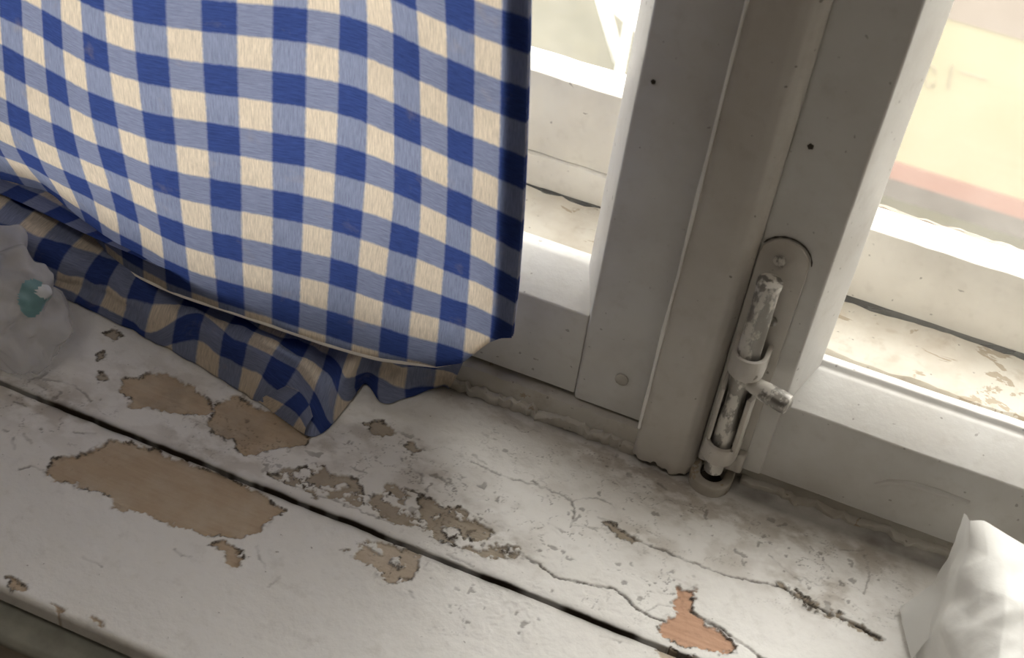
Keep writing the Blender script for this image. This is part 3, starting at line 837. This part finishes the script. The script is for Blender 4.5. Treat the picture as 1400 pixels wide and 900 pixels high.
GY = {0: [(-88, -44), (-10, 31), (64, 114), (139, 188), (207, 239), (253, 286)], 1: [(-68, -18), (10, 65), (95, 146), (170, 220), (238, 269), (293, 325)],
      2: [(-30, 15), (48, 100), (129, 174), (200, 238), (263, 300), (320, 362)], 3: [(-8, 36), (74, 120), (157, 201), (229, 274), (299, 340), (357, 395)],
      4: [(2, 45), (90, 129), (170, 210), (246, 286), (320, 357), (383, 418)], 5: [(9, 53), (98, 145), (181, 227), (260, 303), (338, 380), (404, 442)],
      6: [(21, 76), (112, 164), (195, 245), (277, 320), (355, 395), (425, 465)], 7: [(53, 103), (145, 203), (224, 279), (307, 350), (383, 425), (450, 487)],
      8: [(90, 145), (176, 227), (255, 310), (335, 378), (404, 445), (470, 505)], 9: [(115, 164), (207, 255), (293, 340), (373, 410), (433, 470), (500, 530)]}
PITCH, Z5 = 0.038, 0.055


def interp_ex(x, xp, fp):
    """linear interpolation with linear extrapolation"""
    if x < xp[0]: return fp[0] + (fp[1] - fp[0]) * (x - xp[0]) / (xp[1] - xp[0])
    if x > xp[-1]: return fp[-1] + (fp[-1] - fp[-2]) * (x - xp[-1]) / (xp[-1] - xp[-2])
    return float(np.interp(x, xp, fp))


US = [k + e * .5 for k in range(10) for e in (0, 1)]           # 0 .. 9.5
VS = [j + e * .5 for j in range(6) for e in (0, 1)]            # 0 .. 5.5
P0 = np.zeros((len(US), len(VS), 3))
for a, u in enumerate(US):
    k, e = a // 2, a % 2
    for b, v in enumerate(VS):
        j, f_ = b // 2, b % 2
        px_ = interp_ex(v, [q + .25 for q in range(6)], [GX[k][q][e] for q in range(6)])
        py_ = interp_ex(u, [q + .25 for q in range(10)], [GY[q][j][f_] for q in range(10)])
        P0[a, b] = at(px_, py_, 2, Z5 + (5.25 - v) * PITCH)
# tame reading errors
for it in range(2):
    S = P0.copy()
    S[:, 1:-1] = .25 * P0[:, :-2] + .5 * P0[:, 1:-1] + .25 * P0[:, 2:]
    S2 = S.copy()
    S2[1:-1] = .2 * S[:-2] + .6 * S[1:-1] + .2 * S[2:]
    P0[..., :2] = S2[..., :2]
# carry the cloth on to the left, up to the rod and down past the last band
full_u = [-11 + .5 * i for i in range(22)] + US
LEFT = []
for u in full_u[:22]:
    row = []
    for b, v in enumerate(VS):
        d = -u
        base = P0[0, b]
        amp = min(1, d / 3)
        row.append([base[0] - d * .0330, base[1] * (1 - amp) + amp * (-.05 + .016 * math.sin(d * 1.55 + .4)), base[2]])
    LEFT.append(row)
P1 = np.concatenate([np.array(LEFT), P0], 0)
up = []
for i in range(1, 25):
    r = P1[:, 0].copy()
    t = i / 24
    r[:, 2] += .0380 * i
    r[:, 0] += (P1[:, 0, 0] - P1[:, 2, 0]) * min(i, 5) * .9
    r[:, 1] = r[:, 1] * (1 - .35 * t) + (-.045) * .35 * t
    up.append(r)
P2 = np.concatenate([np.stack(up[::-1], 1), P1], 1)
full_v = [-float(i) for i in range(24, 0, -1)] + VS
down = P2[:, -1] * 2 - P2[:, -2]
down[:, 2] = P2[:, -1, 2] - .5 * PITCH
down2 = down * 2 - P2[:, -1]; down2[:, 2] = down[:, 2] - .5 * PITCH
P2 = np.concatenate([P2, down[:, None], down2[:, None]], 1)
full_v = np.array(full_v + [6.0, 6.5]); full_u = np.array(full_u)


def crspline(t, tp, V):
    """Catmull-Rom style cubic through rows V at parameters tp (axis 0)"""
    t = np.clip(t, tp[0], tp[-1] - 1e-9)
    i = np.clip(np.searchsorted(tp, t, side='right') - 1, 0, len(tp) - 2)
    m = np.gradient(V, tp, axis=0)
    h = tp[i + 1] - tp[i]; s = (t - tp[i]) / h
    sh = (slice(None),) + (None,) * (V.ndim - 1)
    s_ = s[sh]; h_ = h[sh]
    return (2 * s_**3 - 3 * s_**2 + 1) * V[i] + (s_**3 - 2 * s_**2 + s_) * h_ * m[i] + (-2 * s_**3 + 3 * s_**2) * V[i + 1] + (s_**3 - s_**2) * h_ * m[i + 1]


HEM_U = [-11, 0, 1, 2, 3, 4, 5, 6, 7, 8.0, 8.5, 8.75, 9.0, 9.25, 9.5]
HEM_V = [5.95, 5.95, 5.85, 5.72, 5.68, 5.66, 5.66, 5.68, 5.66, 5.52, 5.26, 4.92, 4.60, 4.40, 4.27]


def cloth_patch(name, us, vfun, nv_fine, mat, parent, off=0.0, thick=None, crease=.0006):
    rows_u = crspline(us, full_u, P2)                 # (nu, nv, 3)
    pts = np.zeros((len(us), nv_fine, 3)); uv = np.zeros((len(us), nv_fine, 2))
    for i, u in enumerate(us):
        vs = vfun(u, nv_fine)
        pts[i] = crspline(vs, full_v, rows_u[i])
        uv[i, :, 0] = u + 20; uv[i, :, 1] = vs + 40
    # small creases and weave unevenness
    U_, V_ = uv[..., 0], uv[..., 1]
    pts[..., 1] += (fbm(U_ * 1.6, V_ * .8, 2, 3) - .5) * crease * 4 + off
    n = pts.shape
    return grid_mesh(name, pts, uv, mat, parent)


def grid_mesh(name, pts, uv, mat, parent):
    nx, ny = pts.shape[:2]
    idx = np.arange(nx * ny).reshape(nx, ny)
    q = np.stack([idx[:-1, :-1], idx[1:, :-1], idx[1:, 1:], idx[:-1, 1:]], -1).reshape(-1, 4)
    me = bpy.data.meshes.new(name)
    me.from_pydata(pts.reshape(-1, 3).tolist(), [], q.tolist())
    l = me.uv_layers.new(name='UVMap')
    fl = uv.reshape(-1, 2)
    vi = np.zeros(len(me.loops), dtype=np.int32)
    me.loops.foreach_get('vertex_index', vi)
    l.data.foreach_set('uv', fl[vi].astype(np.float32).ravel())
    return link(name, me, mat, parent)


def to_hem(u, n):
    hv = float(np.interp(u, HEM_U, HEM_V))
    a = np.linspace(-24, -1, 12)
    return np.concatenate([a, np.linspace(-.9, hv, n - 12)])


curtain = empty('curtain', (-0.3, -0.05, 0.03))
tag(curtain, 'blue and cream gingham linen curtain hanging in front of the left casement', 'curtain')
cloth_patch('front_panel', np.concatenate([np.linspace(-11, -2, 50), np.linspace(-1.9, 9.5, 200)]), to_hem, 150, M_cloth, curtain)
# turned-over side hem behind the right edge, turned-over bottom hem
cloth_patch('side_hem', np.linspace(9.03, 9.5, 14), to_hem, 120, M_cloth, curtain, off=.0022)
cloth_patch('side_hem', np.linspace(9.05, 9.49, 14), to_hem, 120, M_cloth, curtain, off=.0040)
def hem_band(u, n):
    hv = float(np.interp(u, HEM_U, HEM_V))
    return np.linspace(hv - .16, hv, n)
cloth_patch('bottom_hem', np.linspace(-3, 9.5, 180), hem_band, 5, M_cloth, curtain, off=.0018)
# rolled bottom edge catching the light
ru = np.linspace(-3, 8.35, 140)
rows = crspline(ru, full_u, P2)
edge_pts = [tuple(crspline(np.array([float(np.interp(u, HEM_U, HEM_V))]), full_v, rows[i])[0] + np.array([0, .0006, 0])) for i, u in enumerate(ru)]

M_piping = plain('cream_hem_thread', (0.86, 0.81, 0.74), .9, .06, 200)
from_bm('hem_edge', tube(edge_pts, [.0014] * 128 + [.0014 - .00009 * k for k in range(12)], 6), M_piping, curtain)

# lower fold: cloth that lies bunched on the sill below the front hem
FOLD = [  # bottom px, mid px + height, top px + height
    ((-60, 350), (-55, 320, .022), (-50, 280, .05)), ((20, 382), (24, 352, .022), (30, 318, .046)),
    ((98, 415), (108, 392, .018), (122, 360, .036)), ((180, 452), (188, 418, .022), (200, 380, .037)),
    ((250, 490), (258, 436, .027), (275, 404, .016)), ((320, 533), (334, 466, .030), (352, 438, .014)),
    ((368, 556), (398, 510, .025), (424, 464, .012)), ((428, 597), (437, 552, .011), (462, 472, .014)),
    ((474, 556), (474, 524, .015), (490, 474, .034)), ((500, 524), (502, 504, .016), (508, 480, .034)),
    ((526, 548), (522, 516, .012), (528, 484, .034)), ((556, 543), (556, 520, .010), (560, 486, .034)),
    ((606, 522), (608, 508, .012), (612, 486, .034)), ((634, 502), (638, 494, .016), (644, 478, .034))]
ctrl = []
for b_, m_, t_ in FOLD:
    pb = at(b_[0], b_[1], 2, .0012); pm = at(m_[0], m_[1], 2, m_[2]); ptp = at(t_[0], t_[1], 2, t_[2])
    pb[1] = min(pb[1], -.012); pm[1] = min(pm[1], -.012)
    ptp[1] = min(ptp[1], -.012)
    under = pb + np.array([0, .018, .0002]); under[1] = min(under[1], -.010)
    topin = ptp + np.array([0, .012, .012]); topin[1] = min(topin[1], -.010)
    topin = np.array([ptp[0], max(-.0125, min(-.010, ptp[1] + .012)), max(ptp[2], .016) + .006])
    wall_ = np.array([ptp[0] - .004, min(-.0115, np.interp(ptp[0], P2[:, -7, 0], P2[:, -7, 1]) + .005), .057])
    ctrl.append([wall_, topin, ptp, pm, pb, under])
ctrl = np.array(ctrl)
tu = np.arange(len(FOLD), dtype=float)
uu = np.linspace(0, len(FOLD) - 1, 170)
G1 = crspline(uu, tu, ctrl)
vv = np.linspace(0, 5, 52)
G = np.stack([crspline(vv, np.arange(6.), G1[i]) for i in range(len(uu))], 0)
# arc lengths give the checks their true size
lu = np.concatenate([[0], np.cumsum(np.linalg.norm(np.diff(G[:, 30], axis=0), axis=1))]) / .0365
lv = np.concatenate([np.zeros((len(uu), 1)), np.cumsum(np.linalg.norm(np.diff(G, axis=1), axis=2), axis=1)], 1) / .037
UVf = np.zeros(G.shape[:2] + (2,))
UVf[..., 0] = lu[:, None] + .35; UVf[..., 1] = lv + .1
nz_ = (fbm(UVf[..., 0] * 1.5 + 30, UVf[..., 1] * 2 + 7, 5, 3) - .5)
G[..., 1] += nz_ * .011 * np.sin(np.linspace(0, math.pi, 52))[None]
G[..., 2] = np.maximum(G[..., 2] + nz_ * .004 * np.sin(np.linspace(0, math.pi, 52))[None], .0012)
G[..., 1] = np.minimum(G[..., 1], -.0095)
grid_mesh('lower_fold', G, UVf, M_cloth2, curtain)
# the small dark mouth of the fold near its tip
mouth = []
for (a, b_, c_) in [((352, 548, .002), (372, 536, .010), (398, 524, .020)), ((376, 566, .002), (396, 548, .012), (416, 532, .018)), ((398, 582, .002), (414, 562, .012), (428, 548, .014)), ((416, 594, .002), (424, 580, .008), (434, 566, .008))]:
    mouth.append([at(*a[:2], 2, a[2]), at(*b_[:2], 2, b_[2]) + np.array([0, -.005, .002]), at(*c_[:2], 2, c_[2]) + np.array([0, -.006, .003])])
mouth = np.array(mouth)
mu = np.linspace(0, 3, 30); mv = np.linspace(0, 2, 16)
Gm = np.stack([crspline(mv, np.arange(3.), r) for r in crspline(mu, np.arange(4.), mouth)], 0)
UVm = np.stack(np.meshgrid(mu * .42 + 3.6, mv * .45 + 2.6, indexing='ij'), -1)
grid_mesh('fold_flap', Gm, UVm, M_cloth2, curtain)

# ------------------------------------------------------------------ plastic bag on the left
def bag_mat():
    m, nt, out = nodemat('thin_clear_plastic')
    p = N(nt, 'ShaderNodeBsdfPrincipled')
    p.inputs['Base Color'].default_value = (0.82, 0.81, 0.80, 1); p.inputs['Roughness'].default_value = .2
    tl = N(nt, 'ShaderNodeBsdfTranslucent'); tl.inputs[0].default_value = (.8, .8, .8, 1)
    tr = N(nt, 'ShaderNodeBsdfTransparent')
    m1 = N(nt, 'ShaderNodeMixShader'); m1.inputs[0].default_value = .35
    m2 = N(nt, 'ShaderNodeMixShader'); m2.inputs[0].default_value = .55
    nt.links.new(p.outputs[0], m1.inputs[1]); nt.links.new(tl.outputs[0], m1.inputs[2])
    nt.links.new(m1.outputs[0], m2.inputs[1]); nt.links.new(tr.outputs[0], m2.inputs[2])
    nt.links.new(m2.outputs[0], out.inputs[0])
    return m


M_bag = bag_mat()
M_teal = plain('teal_print', (0.16, 0.30, 0.32), .4, .3, 60)
M_wprint = plain('white_print', (0.62, 0.64, 0.66), .4, .05, 60)
bag = empty('plastic_bag', (-0.40, -0.095, 0.0))
tag(bag, 'crumpled clear plastic bag with a teal print at the left edge of the sill', 'plastic bag')


def crumple(bm, center, amp, scale, seed):
    for v in bm.verts:
        d = (v.co - center).normalized()
        p_ = v.co * scale + Vector((seed, seed, seed))
        r1 = 1 - abs(mnoise.noise(p_)) * 2
        r2 = 1 - abs(mnoise.noise(p_ * 2.3)) * 2
        r3 = 1 - abs(mnoise.noise(p_ * 5.1)) * 2
        v.co += d * amp * (r1 * .6 + r2 * .35 + r3 * .16 - .35)


bc = Vector((-0.408, -0.108, 0.031))
bm = bmesh.new()
bmesh.ops.create_icosphere(bm, subdivisions=6, radius=1.0)
for v in bm.verts:
    v.co = Vector((v.co.x * .060, v.co.y * .032, v.co.z * .044)) + bc
crumple(bm, bc, .010, 20, 2.0)
_pv = np.array([v.co[:] for v in bm.verts])[None]
_r = np.random.RandomState(3); _h = np.zeros(_pv.shape[1])
for q in range(16):
    d_ = _r.normal(size=3); d_ /= np.linalg.norm(d_)
    s_ = (_pv[0] - np.array(bc)) @ d_ / .02 * _r.uniform(.7, 2.4) + _r.rand() * 5
    _h += (np.abs((s_ % 2) - 1) - .5) * _r.uniform(.3, 1)
for v, hh in zip(list(bm.verts), _h):
    v.co += (v.co - bc).normalized() * hh * .0042
for v in bm.verts:
    v.co.z = max(v.co.z, .0016)
bm.faces.ensure_lookup_table()
bm.normal_update()
def patch_from(bm, c, r, off, seed):
    nb_ = bmesh.new(); mp_ = {}
    for f in bm.faces:
        cc = f.calc_center_median()
        if (cc - c).length < r * (1 + .45 * mnoise.noise(cc * 90 + Vector((seed, 0, 0)))):
            vs = []
            for v in f.verts:
                if v.index not in mp_: mp_[v.index] = nb_.verts.new(v.co + v.normal * off)
                vs.append(mp_[v.index])
            nb_.faces.new(vs)
    return nb_
bm.verts.index_update()
def nearest_on(bm, u, v):
    """bag surface point nearest to the camera on the pixel ray"""
    d = MR @ np.array([(u - 700) / FPX, (v - 450) / FPX, 1.0]); d = Vector(d / np.linalg.norm(d)); o = Vector(CAM)
    best = None
    for w_ in bm.verts:
        t = (w_.co - o).dot(d); off = (w_.co - o - d * t).length
        if off < .003 and (best is None or t < best[0]): best = (t, w_.co.copy())
    return best[1] if best else bc
ct = nearest_on(bm, 40, 404); cw = nearest_on(bm, 62, 400)
pa = patch_from(bm, ct, .010, .0005, 1); pb_ = patch_from(bm, cw, .004, .0008, 4)
from_bm('film', bm, M_bag, bag, True, 60)
if pa.faces: from_bm('print', pa, M_teal, bag, True, 0)
if pb_.faces: from_bm('print', pb_, M_wprint, bag, True, 0)

# ------------------------------------------------------------------ crumpled white paper bag on the right
M_paper, nt, out = nodemat('white_paper')
df = N(nt, 'ShaderNodeBsdfDiffuse'); tl = N(nt, 'ShaderNodeBsdfTranslucent')
pcol = mixc(nt, noise_n(nt, mapped(nt), 30, 4), (0.80, 0.79, 0.765), (0.88, 0.875, 0.855))
nt.links.new(pcol, df.inputs[0]); nt.links.new(pcol, tl.inputs[0])
nt.links.new(bump(nt, noise_n(nt, mapped(nt), 160, 4), .3, .0008), df.inputs['Normal'])
mx = N(nt, 'ShaderNodeMixShader'); mx.inputs[0].default_value = .14
nt.links.new(df.outputs[0], mx.inputs[1]); nt.links.new(tl.outputs[0], mx.inputs[2])
nt.links.new(mx.outputs[0], out.inputs[0])
PB = [  # rows top to bottom: (u, v, depth y) across the bag from its left back edge over the ridge to the right
    [(1318, 702, -.034), (1322, 705, -.040), (1326, 712, -.046), (1345, 712, -.040), (1372, 728, -.034), (1405, 748, -.030), (1450, 770, -.03)],
    [(1300, 752, -.030), (1312, 752, -.040), (1323, 748, -.054), (1350, 760, -.056), (1380, 775, -.056), (1420, 790, -.05), (1470, 800, -.045)],
    [(1277, 797, -.028), (1296, 792, -.042), (1312, 785, -.065), (1340, 805, -.075), (1375, 815, -.078), (1420, 830, -.074), (1480, 840, -.06)],
    [(1236, 830, -.048), (1275, 832, -.058), (1302, 826, -.077), (1335, 850, -.091), (1372, 860, -.096), (1420, 875, -.092), (1490, 880, -.07)],
    [(1232, 850, -.060), (1262, 870, -.070), (1293, 862, -.089), (1325, 890, -.107), (1365, 900, -.113), (1415, 915, -.110), (1495, 920, -.09)],
    [(1247, 900, -.080), (1262, 915, -.090), (1300, 908, -.106), (1322, 925, -.120), (1362, 945, -.130), (1410, 960, -.125), (1500, 960, -.10)],
]
pc = np.array([[at(u, v, 1, y) for u, v, y in r] for r in PB])
foot = pc[-1].copy(); foot[:, 2] = .0012; foot[:, 1] -= .004
pc[..., 2] = np.maximum(pc[..., 2], .0015)
pc = np.concatenate([pc, foot[None]], 0)
def lin(t, V):
    i = np.clip(np.floor(t).astype(int), 0, len(V) - 2); f = (t - i)[(slice(None),) + (None,) * (V.ndim - 1)]
    return V[i] * (1 - f) + V[i + 1] * f


def folds(P, n, amp, seed, size):
    """crisp crease relief: sum of tent functions along random directions"""
    r = np.random.RandomState(seed); h = np.zeros(P.shape[:2])
    c0 = P.reshape(-1, 3).mean(0)
    for q in range(n):
        d = r.normal(size=3); d /= np.linalg.norm(d)
        s_ = (P - c0) @ d / size * r.uniform(.7, 2.2) + r.rand() * 5
        h += (np.abs((s_ % 2) - 1) - .5) * r.uniform(.3, 1)
    return h * amp / math.sqrt(n)


tt = np.linspace(0, 6, 97)
Ga = np.stack([lin(tt, r) for r in lin(tt, pc)], 0); Gb_ = np.stack([crspline(tt, np.arange(7.), r) for r in crspline(tt, np.arange(7.), pc)], 0)
Gall = Ga * .55 + Gb_ * .45
ex = np.gradient(Gall, axis=0); ey = np.gradient(Gall, axis=1)
nrm = np.cross(ex, ey); nrm /= np.linalg.norm(nrm, axis=2, keepdims=True) + 1e-9
Gall = Gall + nrm * (folds(Gall, 7, .0062, 5, .030) + folds(Gall, 6, .0020, 8, .012))[..., None] * np.minimum(1, np.linspace(.15, 2.2, 97))[:, None, None]
Gall[..., 2] = np.maximum(Gall[..., 2], .0012); Gall[..., 1] = np.minimum(Gall[..., 1], -.006)
paper = empty('paper_bag', (0.2, -0.06, 0.0))
tag(paper, 'crumpled white paper bag at the lower right corner of the sill', 'paper bag')
nxp, nyp = Gall.shape[:2]
grid_mesh('sheet', Gall, np.zeros((nxp, nyp, 2)), M_paper, paper)
# loose pleat fanning out at the left foot of the bag
fl_ = np.array([[at(1277, 797, 1, -.030), at(1256, 812, 1, -.042), at(1230, 832, 2, .004)],
                [at(1290, 806, 1, -.046), at(1270, 834, 1, -.058), at(1236, 862, 2, .004)],
                [at(1300, 828, 1, -.064), at(1278, 862, 1, -.074), at(1246, 902, 2, .004)]])
Gf = np.stack([crspline(np.linspace(0, 2, 14), np.arange(3.), r) for r in crspline(np.linspace(0, 2, 14), np.arange(3.), fl_)], 0)
grid_mesh('pleat', Gf, np.zeros((14, 14, 2)), M_paper, paper)
